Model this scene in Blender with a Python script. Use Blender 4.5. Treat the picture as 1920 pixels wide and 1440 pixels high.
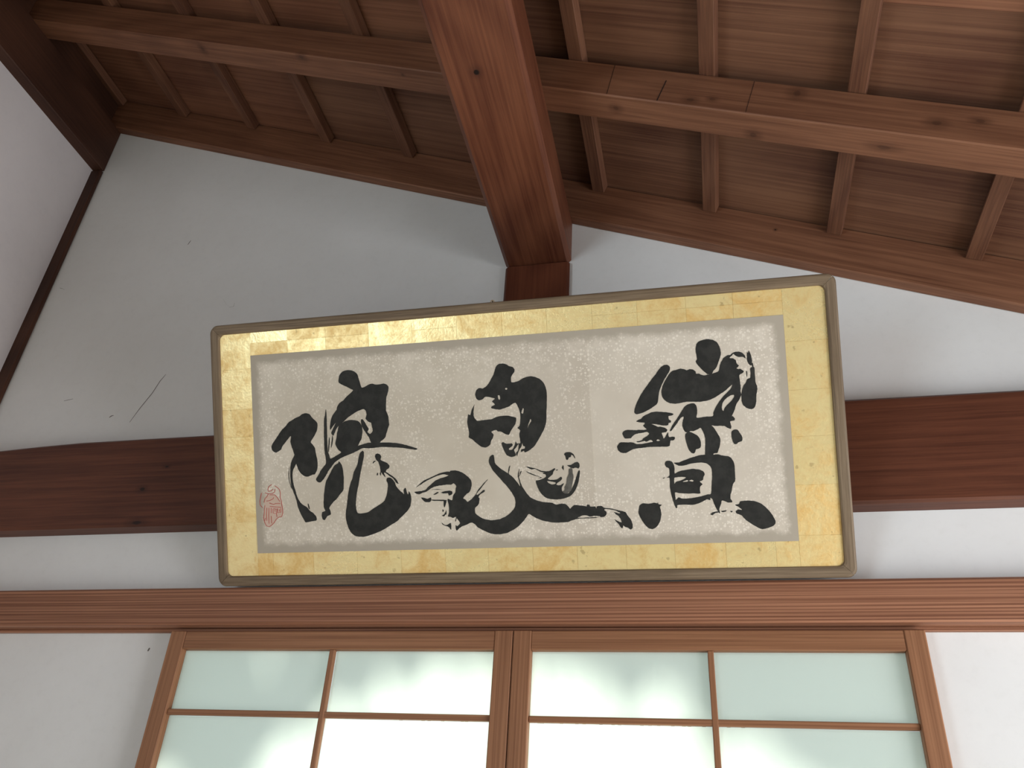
import bpy, bmesh, math, random
from mathutils import Vector, Matrix
from mathutils.geometry import tessellate_polygon
random.seed(7)
for o in list(bpy.data.objects):
    bpy.data.objects.remove(o)
S = bpy.context.scene
C = S.collection

# ------------------------------------------------------------------ camera
CAM = Vector((0.0, -1.85, 1.35))
cd = bpy.data.cameras.new('camera')
cd.sensor_fit = 'HORIZONTAL'; cd.sensor_width = 36.0
cd.lens = 1562.518 / 1920 * 36.0
cd.clip_start = 0.01
cam = bpy.data.objects.new('camera', cd); C.objects.link(cam)
right = Vector((0.97630888, 0.20864219, 0.05735334))
up = Vector((0.06302123, -0.52774553, 0.84706138))
fwd = Vector((-0.20700071, 0.82337907, 0.52839153))
cam.matrix_world = Matrix(((right.x, up.x, -fwd.x, CAM.x), (right.y, up.y, -fwd.y, CAM.y),
                           (right.z, up.z, -fwd.z, CAM.z), (0, 0, 0, 1)))
S.camera = cam

# ------------------------------------------------------------------ sky, sun, daylight at the openings, exposure
vs = S.view_settings
vs.view_transform = 'Standard'; vs.look = 'None'; vs.gamma = 1.0; vs.use_curve_mapping = False
vs.exposure = 0.12
w = bpy.data.worlds.new('sky'); S.world = w; w.use_nodes = True
bg = w.node_tree.nodes['Background']
bg.inputs[0].default_value = (0.80, 0.92, 0.95, 1); bg.inputs[1].default_value = 0.75

SUN = Vector((0.10, -0.76, -0.64)).normalized()          # the way the sunlight travels
sd = bpy.data.lights.new('sun', 'SUN'); sd.energy = 9.0; sd.angle = math.radians(4.0); sd.color = (1.0, 0.97, 0.90)
sun = bpy.data.objects.new('sun', sd); C.objects.link(sun)
sun.location = (0, 4, 4)
sun.rotation_euler = SUN.to_track_quat('-Z', 'Y').to_euler()

def area(name, loc, direction, sx, sy, power, col):
    d = bpy.data.lights.new(name, 'AREA'); d.shape = 'RECTANGLE'; d.size = sx; d.size_y = sy
    d.energy = power; d.color = col
    o = bpy.data.objects.new(name, d); C.objects.link(o)
    o.location = loc; o.rotation_euler = Vector(direction).to_track_quat('-Z', 'Z').to_euler()
    return o
# daylight standing in the garden-side opening (right) and in the opening of the left wall behind the viewer
area('daylight_garden_side', (2.03, -1.2, 0.95), (-1, 0, 0), 2.0, 1.5, 72.0, (0.95, 0.955, 1.0))
area('daylight_left_opening', (-2.17, -3.35, 1.50), (1, 0.15, 0), 1.3, 1.7, 46.0, (0.77, 0.90, 1.0))

# ------------------------------------------------------------------ helpers
def mesh_obj(name, me, mat=None, parent=None):
    o = bpy.data.objects.new(name, me); C.objects.link(o)
    if mat is not None and not me.materials: me.materials.append(mat)
    if parent is not None: o.parent = parent
    return o
def tag(o, label=None, cat=None, group=None, kind=None):
    if label: o['label'] = label
    if cat: o['category'] = cat
    if group: o['group'] = group
    if kind: o['kind'] = kind
    return o
def empty(name, loc=(0, 0, 0), rot=(0, 0, 0)):
    o = bpy.data.objects.new(name, None); C.objects.link(o)
    o.location = loc; o.rotation_euler = rot; o.empty_display_size = 0.05
    return o
def bm_mesh(bm, name):
    bmesh.ops.recalc_face_normals(bm, faces=bm.faces)
    me = bpy.data.meshes.new(name); bm.to_mesh(me); bm.free(); return me
def box_bm(x0, x1, y0, y1, z0, z1, bm=None, bev=0.0):
    bm = bm or bmesh.new()
    v = [bm.verts.new((x, y, z)) for x in (x0, x1) for y in (y0, y1) for z in (z0, z1)]
    for f in ((0, 1, 3, 2), (4, 6, 7, 5), (0, 4, 5, 1), (2, 3, 7, 6), (0, 2, 6, 4), (1, 5, 7, 3)):
        bm.faces.new([v[i] for i in f])
    if bev:
        bmesh.ops.bevel(bm, geom=list(bm.edges), offset=bev, segments=1, affect='EDGES', clamp_overlap=True)
    return bm
def prism(poly, y0, y1):
    """polygon in x,z extruded along y"""
    bm = bmesh.new()
    a = [bm.verts.new((x, y0, z)) for x, z in poly]; b = [bm.verts.new((x, y1, z)) for x, z in poly]
    n = len(poly)
    bm.faces.new(a); bm.faces.new(b[::-1])
    for i in range(n): bm.faces.new((a[i], b[i], b[(i + 1) % n], a[(i + 1) % n]))
    return bm
RX = Matrix.Identity(3)
RY = Matrix(((0, -1, 0), (1, 0, 0), (0, 0, 1)))            # local x -> world y
RZ = Matrix(((0, 1, 0), (0, 0, 1), (1, 0, 0)))             # local x -> z, local y -> x, local z -> y
def member(name, center, dims, R, mat, bev=0.002, parent=None, rel=(0, 0, 0), taper=None, cuts=0):
    """a squared timber: grain along local x.  dims = length, thickness y, height z in local axes"""
    lx, ly, lz = dims
    bm = box_bm(-lx/2, lx/2, -ly/2, ly/2, -lz/2, lz/2)
    if bev: bmesh.ops.bevel(bm, geom=list(bm.edges), offset=bev, segments=1, affect='EDGES', clamp_overlap=True)
    o = mesh_obj(name, bm_mesh(bm, name), mat, parent)
    o.matrix_local = Matrix.Translation(Vector(center) - Vector(rel)) @ R.to_4x4()
    return o

# ------------------------------------------------------------------ materials
def srgb(r, g, b):
    f = lambda c: (c / 255) / 12.92 if c / 255 <= 0.04045 else ((c / 255 + 0.055) / 1.055) ** 2.4
    return (f(r), f(g), f(b), 1)
class NT:
    def __init__(s, name):
        s.m = bpy.data.materials.new(name); s.m.use_nodes = True
        s.t = s.m.node_tree; s.p = s.t.nodes['Principled BSDF']; s.n = s.t.nodes
    def new(s, typ, **k):
        n = s.n.new(typ)
        for a, b in k.items(): setattr(n, a, b)
        return n
    def put(s, sock, v):
        if isinstance(v, bpy.types.NodeSocket): s.t.links.new(v, sock)
        else: sock.default_value = v
    def math(s, op, a, b=0.0, c=0.0, clamp=False):
        n = s.new('ShaderNodeMath', operation=op); n.use_clamp = clamp
        s.put(n.inputs[0], a); s.put(n.inputs[1], b); s.put(n.inputs[2], c); return n.outputs[0]
    def vmath(s, op, a, b=(0, 0, 0)):
        n = s.new('ShaderNodeVectorMath', operation=op)
        s.put(n.inputs[0], a); s.put(n.inputs[1], b); return n
    def mix(s, f, a, b, blend='MIX'):
        n = s.new('ShaderNodeMix', data_type='RGBA', blend_type=blend)
        s.put(n.inputs[0], f); s.put(n.inputs[6], a); s.put(n.inputs[7], b); return n.outputs[2]
    def noise(s, vec, scale, detail=3.0, rough=0.55, dist=0.0):
        n = s.new('ShaderNodeTexNoise'); s.put(n.inputs['Vector'], vec); s.put(n.inputs['Scale'], scale)
        n.inputs['Detail'].default_value = detail; n.inputs['Roughness'].default_value = rough; n.inputs['Distortion'].default_value = dist
        return n.outputs[0]
    def step(s, v, a, b):
        n = s.new('ShaderNodeMapRange'); n.interpolation_type = 'SMOOTHSTEP'
        s.put(n.inputs[0], v); n.inputs[1].default_value = a; n.inputs[2].default_value = b
        n.inputs[3].default_value = 0.0; n.inputs[4].default_value = 1.0; return n.outputs[0]
    def scaled(s, vec, sc):
        return s.vmath('MULTIPLY', vec, sc).outputs[0]
    def bump(s, h, strength=0.2, dist=0.002):
        n = s.new('ShaderNodeBump'); n.inputs['Strength'].default_value = strength; n.inputs['Distance'].default_value = dist
        s.put(n.inputs['Height'], h); s.t.links.new(n.outputs[0], s.p.inputs['Normal'])
    def base(s, v): s.put(s.p.inputs['Base Color'], v)
    def rough(s, v): s.put(s.p.inputs['Roughness'], v)

def wood(name, dark, light, ring=9.0, rings=22.0, fine=140.0, rough=0.62, knots=(), ringmix=0.5, tone=0.35, offset=True, stretch=0.025, lines=0.0, kcore=0.6):
    """grain along local x; ring = scale across the grain"""
    t = NT(name)
    tc = t.new('ShaderNodeTexCoord').outputs['Object']
    vec = tc
    if offset:
        rnd = t.new('ShaderNodeObjectInfo').outputs['Random']
        off = t.scaled(rnd, (31.7, 17.3, 23.9))
        vec = t.vmath('ADD', tc, off).outputs[0]
    n1 = t.noise(t.scaled(vec, (0.45, 1.0, 1.0)), ring * 0.28, 1.5, 0.45, 0.15)
    rg = t.math('SINE', t.math('MULTIPLY', n1, rings * 6.28))
    rg = t.math('MULTIPLY_ADD', rg, 0.5, 0.5)
    fib = t.noise(t.scaled(vec, (stretch, 1.0, 1.0)), fine, 4.0, 0.65)
    big = t.noise(t.scaled(vec, (0.5, 1.0, 1.0)), 4.5, 3.0, 0.6)
    f = t.math('ADD', t.math('MULTIPLY', rg, ringmix), t.math('MULTIPLY', t.step(fib, 0.25, 0.75), 1.0 - ringmix))
    f = t.math('ADD', f, t.math('MULTIPLY', t.math('SUBTRACT', big, 0.5), tone * 3.0), clamp=True)
    if lines:
        sp = t.new('ShaderNodeSeparateXYZ'); t.t.links.new(vec, sp.inputs[0])
        ph = t.math('ADD', t.math('MULTIPLY', sp.outputs[2], 6.2832 / lines), t.math('MULTIPLY', t.noise(t.scaled(vec, (0.02, 1.0, 1.0)), 30.0, 2.0), 9.0))
        ln = t.math('POWER', t.math('MULTIPLY_ADD', t.math('SINE', ph), 0.5, 0.5), 3.0)
        f = t.math('SUBTRACT', f, t.math('MULTIPLY', ln, 0.42), clamp=True)
    col = t.mix(f, srgb(*dark), srgb(*light))
    for (kx, ky, kz, r, el) in knots:
        d = t.scaled(t.vmath('SUBTRACT', tc, (kx, ky, kz)).outputs[0], (1.0 / el, 1.0, 1.0))
        L = t.vmath('LENGTH', d).outputs['Value']
        L = t.math('ADD', L, t.math('MULTIPLY', t.math('SUBTRACT', t.noise(tc, 60.0), 0.5), r * 0.7))
        halo = t.math('SUBTRACT', 1.0, t.step(L, r * 0.8, r * 3.2))
        core = t.math('SUBTRACT', 1.0, t.step(L, r * 0.55, r * 1.0))
        dk = (dark[0] * 0.62, dark[1] * 0.55, dark[2] * 0.5)
        col = t.mix(t.math('MULTIPLY', halo, 0.42), col, srgb(*dk))
        col = t.mix(t.math('MULTIPLY', core, kcore), col, srgb(dark[0] * 0.28, dark[1] * 0.24, dark[2] * 0.24))
    t.base(col); t.rough(rough)
    t.p.inputs['Specular IOR Level'].default_value = 0.3
    t.bump(t.math('ADD', fib, t.math('MULTIPLY', rg, 0.4)), 0.25, 0.0012)
    return t.m

def plaster(name, col, col2, sc=1.0):
    t = NT(name)
    tc = t.new('ShaderNodeTexCoord').outputs['Object']
    a = t.noise(tc, 1.6 * sc, 4.0, 0.6); b = t.noise(tc, 38.0 * sc, 4.0, 0.7)
    f = t.math('ADD', t.math('MULTIPLY', t.step(a, 0.3, 0.75), 0.6), t.math('MULTIPLY', t.step(b, 0.45, 0.8), 0.25))
    t.base(t.mix(f, srgb(*col), srgb(*col2))); t.rough(0.92)
    t.p.inputs['Specular IOR Level'].default_value = 0.15
    t.bump(t.noise(tc, 160.0, 3.0, 0.7), 0.12, 0.001)
    return t.m
M_plaster = plaster('white_plaster', (230, 231, 230), (216, 216, 214))
M_plaster_left = plaster('white_plaster_left', (216, 210, 210), (202, 196, 197))
M_rear = plaster('earthen_plaster', (176, 164, 146), (160, 150, 134))
M_floor = wood('straw_mat', (170, 162, 140), (192, 184, 160), ring=3, rings=3, fine=220, rough=0.8, ringmix=0.1)

M_beam = wood('dark_cedar', (74, 40, 27), (106, 62, 43), ring=5, rings=10, fine=120, rough=0.5,
              knots=((-1.463, -0.025, -0.026, 0.006, 1.5), (-1.447, -0.025, -0.124, 0.007, 2.4), (-1.408, -0.025, 0.039, 0.003, 2.2)), ringmix=0.18, tone=0.22, kcore=0.9)
M_post = wood('dark_post', (74, 36, 22), (104, 58, 38), ring=8, rings=12, rough=0.5)
M_purlin = wood('purlin_pine', (82, 42, 27), (120, 73, 50), ring=5, rings=9, fine=90, rough=0.5, ringmix=0.3, tone=0.3,
                knots=((1.0139, 0.0154, -0.105, 0.0075, 1.2),), kcore=1.0)
M_rafter = wood('rafter_cedar', (98, 62, 44), (138, 95, 70), ring=6, rings=9, fine=130, rough=0.55, ringmix=0.2, tone=0.25, kcore=0.35,
                knots=((0.120, -0.0385, 0.0295, 0.011, 1.0), (-0.108, -0.0385, -0.035, 0.007, 1.6), (-0.060, -0.0385, -0.024, 0.005, 1.6), (-0.292, -0.0015, -0.0555, 0.0075, 1.2), (0.047, 0.0216, -0.0555, 0.008, 1.3),
                       (-1.658, -0.010, -0.0555, 0.011, 0.7), (-1.260, -0.030, -0.0555, 0.008, 1.2), (-0.915, -0.016, -0.0555, 0.003, 1.2), (0.42, -0.0385, -0.01, 0.008, 1.6), (0.50, -0.0385, 0.012, 0.006, 1.8), (0.33, 0.005, -0.0555, 0.006, 3.0)))
M_rafter_wall = wood('wall_rafter_cedar', (98, 62, 44), (138, 95, 70), ring=6, rings=9, fine=130, rough=0.55, ringmix=0.2, tone=0.25, kcore=0.9, knots=((0.093, -0.0175, 0.0217, 0.003, 1.0),))
M_batten = wood('batten_cedar', (86, 54, 40), (122, 84, 62), ring=10, rings=10, fine=200, rough=0.6, ringmix=0.25)
M_board = [wood('ceiling_board_%d' % i, d, l, ring=4, rings=r, fine=110, rough=0.6, ringmix=0.35, tone=0.4, stretch=0.012)
           for i, (d, l, r) in enumerate((((92, 56, 40), (137, 94, 70), 8), ((99, 60, 44), (146, 101, 76), 6), ((86, 54, 40), (129, 92, 69), 10)))]
M_keta = wood('dark_plate_wood', (54, 32, 23), (82, 52, 38), ring=7, rings=8, rough=0.6)
M_nageshi = wood('straight_grain_cedar', (116, 74, 53), (178, 127, 98), ring=1.2, rings=2, fine=230, rough=0.55, ringmix=0.04, tone=0.10, stretch=0.004, lines=0.0075)
M_shoji = wood('screen_cedar', (120, 79, 53), (160, 114, 82), ring=3, rings=4, fine=220, rough=0.55, ringmix=0.08, tone=0.15, stretch=0.008)
M_frame = wood('grey_brown_frame', (92, 76, 58), (134, 116, 94), ring=5, rings=6, fine=240, rough=0.6, ringmix=0.15, tone=0.3)

def simple(name, col, rough=0.6, metal=0.0, spec=0.3):
    t = NT(name); t.base(srgb(*col)); t.rough(rough); t.p.inputs['Metallic'].default_value = metal
    t.p.inputs['Specular IOR Level'].default_value = spec
    return t
M_dark = simple('dark_mark', (44, 30, 24), 0.9).m
M_scuff = simple('grey_scuff', (110, 106, 102), 0.95).m
M_cord = simple('straw_cord', (196, 176, 146), 0.9).m
M_back = simple('backing_board', (90, 72, 52), 0.9).m

# ------------------------------------------------------------------ the room shell
X_L, X_R, Y_REAR = -2.15, 2.05, -4.6
Z0, SL = 2.968, -0.40145                                   # underside of the rafters: z = Z0 + SL * x
ANG = math.atan(0.40145); ca, sa = math.cos(ANG), math.sin(ANG)
def zr(x, off=0.0): return Z0 + SL * x + off

fl = mesh_obj('floor', bm_mesh(box_bm(X_L - 0.2, X_R + 1.2, Y_REAR - 0.2, 0.1, -0.1, 0.0), 'floor'), M_floor); tag(fl, kind='structure')
OX0, OX1, OZ = -1.235, 0.402, 1.862                         # doorway behind the sliding screens
bm = prism([(X_L - 0.2, 0), (OX0, 0), (OX0, OZ), (OX1, OZ), (OX1, 0), (X_R, 0), (X_R, zr(X_R, 0.11)), (X_L - 0.2, zr(X_L - 0.2, 0.11))], 0.0, 0.03)
wb = mesh_obj('wall_back', bm_mesh(bm, 'wall_back'), M_plaster); tag(wb, kind='structure')
# left wall with an opening far behind the viewer
bm = bmesh.new()
zt = 3.6085
box_bm(X_L - 0.1, X_L, -2.6, 0.0, 0.0, zt, bm)
box_bm(X_L - 0.1, X_L, -4.1, -2.6, 2.65, zt, bm); box_bm(X_L - 0.1, X_L, -4.1, -2.6, 0.0, 0.60, bm)
box_bm(X_L - 0.1, X_L, Y_REAR, -4.1, 0.0, zt, bm)
box_bm(X_L - 0.2, X_L - 0.103, Y_REAR, 0.1, zt - 0.2, zt + 0.45, bm)
wl = mesh_obj('wall_left', bm_mesh(bm, 'wall_left'), M_plaster_left); tag(wl, kind='structure')
bm = prism([(X_L - 0.1, 0), (X_R, 0), (X_R, zr(X_R, 0.11)), (X_L - 0.1, zr(X_L - 0.1, 0.11))], Y_REAR - 0.1, Y_REAR)
wr = mesh_obj('wall_rear', bm_mesh(bm, 'wall_rear'), M_rear); tag(wr, kind='structure')
bm = bmesh.new()
box_bm(X_R, X_R + 0.1, Y_REAR, -2.55, 0, zr(X_R), bm); box_bm(X_R, X_R + 0.1, -0.15, 0.1, 0, zr(X_R), bm)
box_bm(X_R, X_R + 0.1, -2.55, -0.15, 1.75, zr(X_R), bm)
wg = mesh_obj('wall_right', bm_mesh(bm, 'wall_right'), M_plaster); tag(wg, kind='structure')

# ------------------------------------------------------------------ roof: slab, boards, battens, rafters
# roof axes: s runs down the slope (+x), n is normal to it
RS = Matrix(((ca, 0, sa), (0, 1, 0), (-sa, 0, ca)))          # local x -> slope, y -> y, z -> normal
RSY = Matrix(((0, -ca, sa), (1, 0, 0), (0, sa, ca)))         # local x -> world y, local y -> up the slope, local z -> normal
def rp(s, y, n): return Vector((s * ca + n * sa, y, Z0 - s * sa + n * ca))
ce = mesh_obj('ceiling', bm_mesh(box_bm(-3.0, 3.6, -2.5, 2.5, 0, 0.05), 'ceiling'), M_keta)
ce.matrix_world = Matrix.Translation(rp(0, -2.2, 0.165)) @ RS.to_4x4(); tag(ce, kind='structure')
bpy.context.view_layer.update()
CI = ce.matrix_world.inverted()
NB = 0.1114                                                 # underside of the battens
def roof_part(name, s0, s1, y0, y1, n0, n1, mat, along_y=False, bev=0.0015, tilt=0.0, parent=ce):
    c = rp((s0 + s1) / 2, (y0 + y1) / 2, (n0 + n1) / 2)
    if along_y: dims, R = (y1 - y0, s1 - s0, n1 - n0), RSY
    else: dims, R = (s1 - s0, y1 - y0, n1 - n0), RS
    bm = box_bm(-dims[0]/2, dims[0]/2, -dims[1]/2, dims[1]/2, -dims[2]/2, dims[2]/2, None, bev)
    o = mesh_obj(name, bm_mesh(bm, name), mat)
    mw = Matrix.Translation(c) @ R.to_4x4() @ Matrix.Rotation(tilt, 4, 'X')
    if parent is not None:
        o.parent = parent; o.matrix_local = CI @ mw
    else: o.matrix_world = mw
    return o
bat_s = []
for k in range(-7, 8):
    x = 0.07 + 0.3175 * k
    s0 = x / ca - 0.12 * sa; bat_s.append(s0)
    roof_part('batten', s0, s0 + 0.0388, -3.4, -0.0365, NB, NB + 0.030, M_batten, True)
seams = [0.04, -0.018, -0.385, -0.705, -1.04, -1.38, -1.72, -2.06, -2.4, -2.74, -3.08, -3.4]
for j in range(len(seams) - 1):
    y1, y0 = seams[j], seams[j + 1]
    k = 0
    while k < len(bat_s) - 1:
        run = random.choice((1, 2, 2, 3)) if j < 5 else 14
        e = min(k + run, len(bat_s) - 1)
        lift = random.uniform(0.0, 0.002)
        roof_part('board', bat_s[k] + 0.0194 + 0.0004, bat_s[e] + 0.0194 - 0.0004, y0 - 0.004, y1 - 0.0012, NB + 0.031 + lift, NB + 0.042 + lift,
                  random.choice(M_board), False, 0.0008, tilt=-0.008)
        k = e
def rafter(label, y0, y1, n1=NB - 0.0005, mat=None):
    o = roof_part('rafter', -2.42, 2.72, y0, y1, 0.0, n1, mat or M_rafter, False, 0.003, parent=None)
    return tag(o, label, 'rafter', None)
r1 = rafter('brown rafter running along the top of the white gable wall', -0.035, 0.0 - 0.0005, n1=0.1395, mat=M_rafter_wall)
r2 = rafter('knotty brown rafter crossing above the thick beam, clear of the wall', -0.505, -0.428)
# sawn lines on the knotty rafter's face
for st, nt, sb, nb, t_ in ((-0.183, 0.1085, -0.1636, 0.003, 0.0010), (-0.0383, 0.075, -0.0363, 0.003, 0.0024), (0.1656, 0.1085, 0.1764, 0.003, 0.0010)):
    bm = bmesh.new()
    pts = [(st, nt), (st + t_, nt), (sb + t_, nb), (sb, nb)]
    mwi = r2.matrix_world.inverted()
    bpy.context.view_layer.update(); mwi = r2.matrix_world.inverted()
    vv = []
    for yy in (-0.5056, -0.504):
        vv.append([bm.verts.new(mwi @ rp(a, yy, b)) for a, b in pts])
    bm.faces.new(vv[0]); bm.faces.new(vv[1][::-1])
    for i in range(4): bm.faces.new((vv[0][i], vv[1][i], vv[1][(i + 1) % 4], vv[0][(i + 1) % 4]))
    mesh_obj('saw_line', bm_mesh(bm, 'saw_line'), M_dark, r2)

# thick purlin running out from the wall, its top bevelled to the slope of the rafters
PX0, PX1, PZ = -0.507, -0.312, 2.94
L = 3.4
bm = bmesh.new()
c = 0.012
prof = [(PX0 + c, PZ), (PX1 - c, PZ), (PX1, PZ + c), (PX1, zr(PX1, -0.001)), (PX0, zr(PX0, -0.001)), (PX0, PZ + c)]
cx, cz = (PX0 + PX1) / 2, PZ + 0.105
ends = []
for lx in (-L / 2, L / 2):
    ends.append([bm.verts.new((lx, -(x - cx), z - cz)) for x, z in prof])
n = len(prof)
bm.faces.new(ends[0]); bm.faces.new(ends[1][::-1])
for i in range(n): bm.faces.new((ends[0][i], ends[1][i], ends[1][(i + 1) % n], ends[0][(i + 1) % n]))
pu = mesh_obj('purlin', bm_mesh(bm, 'purlin'), M_purlin)
pu.matrix_world = Matrix.Translation((cx, -L / 2 - 0.0005, cz)) @ RY.to_4x4()
tag(pu, 'thick squared pine beam running out from the gable wall under the rafters', 'beam')

# short post under the purlin, standing on the tie beam
TB0, TB1 = 2.137, 2.4035
po = member('short_post', ((PX0 + PX1) / 2, -0.0095, (TB1 + PZ) / 2), (PZ - TB1 - 0.001, 0.190, 0.018), RZ, M_post, 0.007)
tag(po, 'short dark post on the white wall under the thick beam, above the gilt panel', 'post')
# tie beam with a slightly waney upper edge at the corner end
bm = bmesh.new()
xs = [-2.105, -1.98, -1.85, -1.72, -1.5, -1.0, -0.5, 0, 0.6, 1.4, 2.045]
tops = [2.386, 2.391, 2.398, 2.403, 2.404, 2.404, 2.403, 2.404, 2.404, 2.404, 2.404]
xc, zc = 0.0, 2.27
ringv = []
for x, zt_ in zip(xs, tops):
    pr = [(-0.0505 + 0.006, TB0), (-0.0505, TB0 + 0.006), (-0.0505, zt_ - 0.008), (-0.0505 + 0.008, zt_), (-0.0005, zt_), (-0.0005, TB0)]
    ringv.append([bm.verts.new((x - xc, y + 0.0255, z - zc)) for y, z in pr])
for a, b in zip(ringv[:-1], ringv[1:]):
    for i in range(6): bm.faces.new((a[i], b[i], b[(i + 1) % 6], a[(i + 1) % 6]))
bm.faces.new(ringv[0][::-1]); bm.faces.new(ringv[-1])
tb = mesh_obj('tie_beam', bm_mesh(bm, 'tie_beam'), M_beam); tb.location = (xc, -0.0255, zc)
tag(tb, 'wide dark red-brown beam lying along the white wall behind the gilt panel', 'beam')

# wall plate on the left wall and the corner post below it
kp = member('wall_plate', (X_L - 0.0275, -2.29, 3.7145), (4.58, 0.145, 0.2115), RY, M_keta, 0.003)
kp.location.x = -2.1795
for ya, yb in ((-0.427, -0.036), (-0.897, -0.506), (-3.4, -0.976)):
    bm = box_bm(-(yb - ya) / 2, (yb - ya) / 2, -0.025, 0.025, -0.0725, 0.0725)
    fb = mesh_obj('filler_board', bm_mesh(bm, 'filler_board'), M_keta, kp)
    KM = Matrix.Translation((-2.1795, -2.29, 3.7145)) @ RY.to_4x4()
    fb.matrix_local = KM.inverted() @ Matrix.Translation((-2.165, (ya + yb) / 2, 3.893)) @ RY.to_4x4()
tag(kp, 'dark wall plate along the top of the left wall under the rafters', 'beam')
cp = member('corner_post', (-2.1530 + 0.0225, -0.008, 1.802), (3.604, 0.0445, 0.015), RZ, M_keta, 0.003)
tag(cp, 'narrow dark post in the corner where the two white walls meet', 'post')

# long lintel and the thin head board below it
NZ0, NZ1 = 1.8765, 1.968
na = member('lintel', (-0.03, -0.0255, (NZ0 + NZ1) / 2), (4.14, 0.050, NZ1 - NZ0), RX, M_nageshi, 0.005)
tag(na, 'long straight-grained cedar lintel under the gilt panel and above the screens', 'beam')
hb = member('head_track', (-0.03, -0.0075, 1.8725), (4.14, 0.014, 0.007), RX, M_nageshi, 0.001)
tag(hb, 'thin grooved head board tucked under the long cedar lintel', 'beam')

# pencil-thin scuffs on the plaster above the tie beam
def scuff(pts, wd):
    bm = bmesh.new(); prev = None
    for i, (x, z) in enumerate(pts):
        ww = wd * (0.3 + 0.7 * math.sin(math.pi * (i + 0.5) / len(pts)))
        cur = (bm.verts.new((x - ww, -0.0003, z + ww * 0.7)), bm.verts.new((x + ww, -0.0003, z - ww * 0.7)))
        if prev: bm.faces.new((prev[0], prev[1], cur[1], cur[0]))
        prev = cur
    mesh_obj('scuff_mark', bm_mesh(bm, 'scuff_mark'), M_scuff, wb)
scuff([(-1.6186, 2.4892), (-1.6001, 2.5354), (-1.5752, 2.5858), (-1.5616, 2.6283), (-1.5491, 2.6523)], 0.0011)
scuff([(-1.6944, 2.5103), (-1.689, 2.5154), (-1.6822, 2.5169)], 0.0016)
scuff([(-1.8785, 2.5804), (-1.8645, 2.5833), (-1.8485, 2.586)], 0.001)
scuff([(-2.0786, 3.0447), (-2.0688, 3.0413), (-2.0559, 3.0353)], 0.002)
scuff([(-1.6303, 3.1817), (-1.6269, 3.1908), (-1.6235, 3.2)], 0.0012)
scuff([(-1.4312, 2.93), (-1.4139, 2.9068), (-1.399, 2.8926), (-1.3843, 2.8932), (-1.3844, 2.908)], 0.0004)
scuff([(-1.3422, 1.8256), (-1.3405, 1.8295), (-1.3388, 1.8334)], 0.002)

# ------------------------------------------------------------------ sliding screens
def pane_material():
    m = bpy.data.materials.new('frosted_pane'); m.use_nodes = True
    t = m.node_tree; t.nodes.clear()
    out = t.nodes.new('ShaderNodeOutputMaterial')
    tr = t.nodes.new('ShaderNodeBsdfTranslucent'); tr.inputs[0].default_value = (0.91, 0.97, 0.91, 1)  # green tint stands in for outside light filtered through leaves
    df = t.nodes.new('ShaderNodeBsdfDiffuse'); df.inputs[0].default_value = (0.86, 0.90, 0.86, 1)
    gl = t.nodes.new('ShaderNodeBsdfGlossy'); gl.inputs['Roughness'].default_value = 0.35
    mx = t.nodes.new('ShaderNodeMixShader'); mx.inputs[0].default_value = 0.30
    m2 = t.nodes.new('ShaderNodeMixShader'); m2.inputs[0].default_value = 0.04
    tc = t.nodes.new('ShaderNodeTexCoord'); no = t.nodes.new('ShaderNodeTexNoise'); no.inputs['Scale'].default_value = 300
    bp = t.nodes.new('ShaderNodeBump'); bp.inputs['Strength'].default_value = 0.05
    t.links.new(tc.outputs['Object'], no.inputs['Vector']); t.links.new(no.outputs[0], bp.inputs['Height'])
    t.links.new(bp.outputs[0], gl.inputs['Normal'])
    t.links.new(tr.outputs[0], mx.inputs[1]); t.links.new(df.outputs[0], mx.inputs[2])
    t.links.new(mx.outputs[0], m2.inputs[1]); t.links.new(gl.outputs[0], m2.inputs[2]); t.links.new(m2.outputs[0], out.inputs[0])
    return m
M_pane = pane_material()
YF, YB = -0.035, -0.008                                     # front and back of the screens
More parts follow.
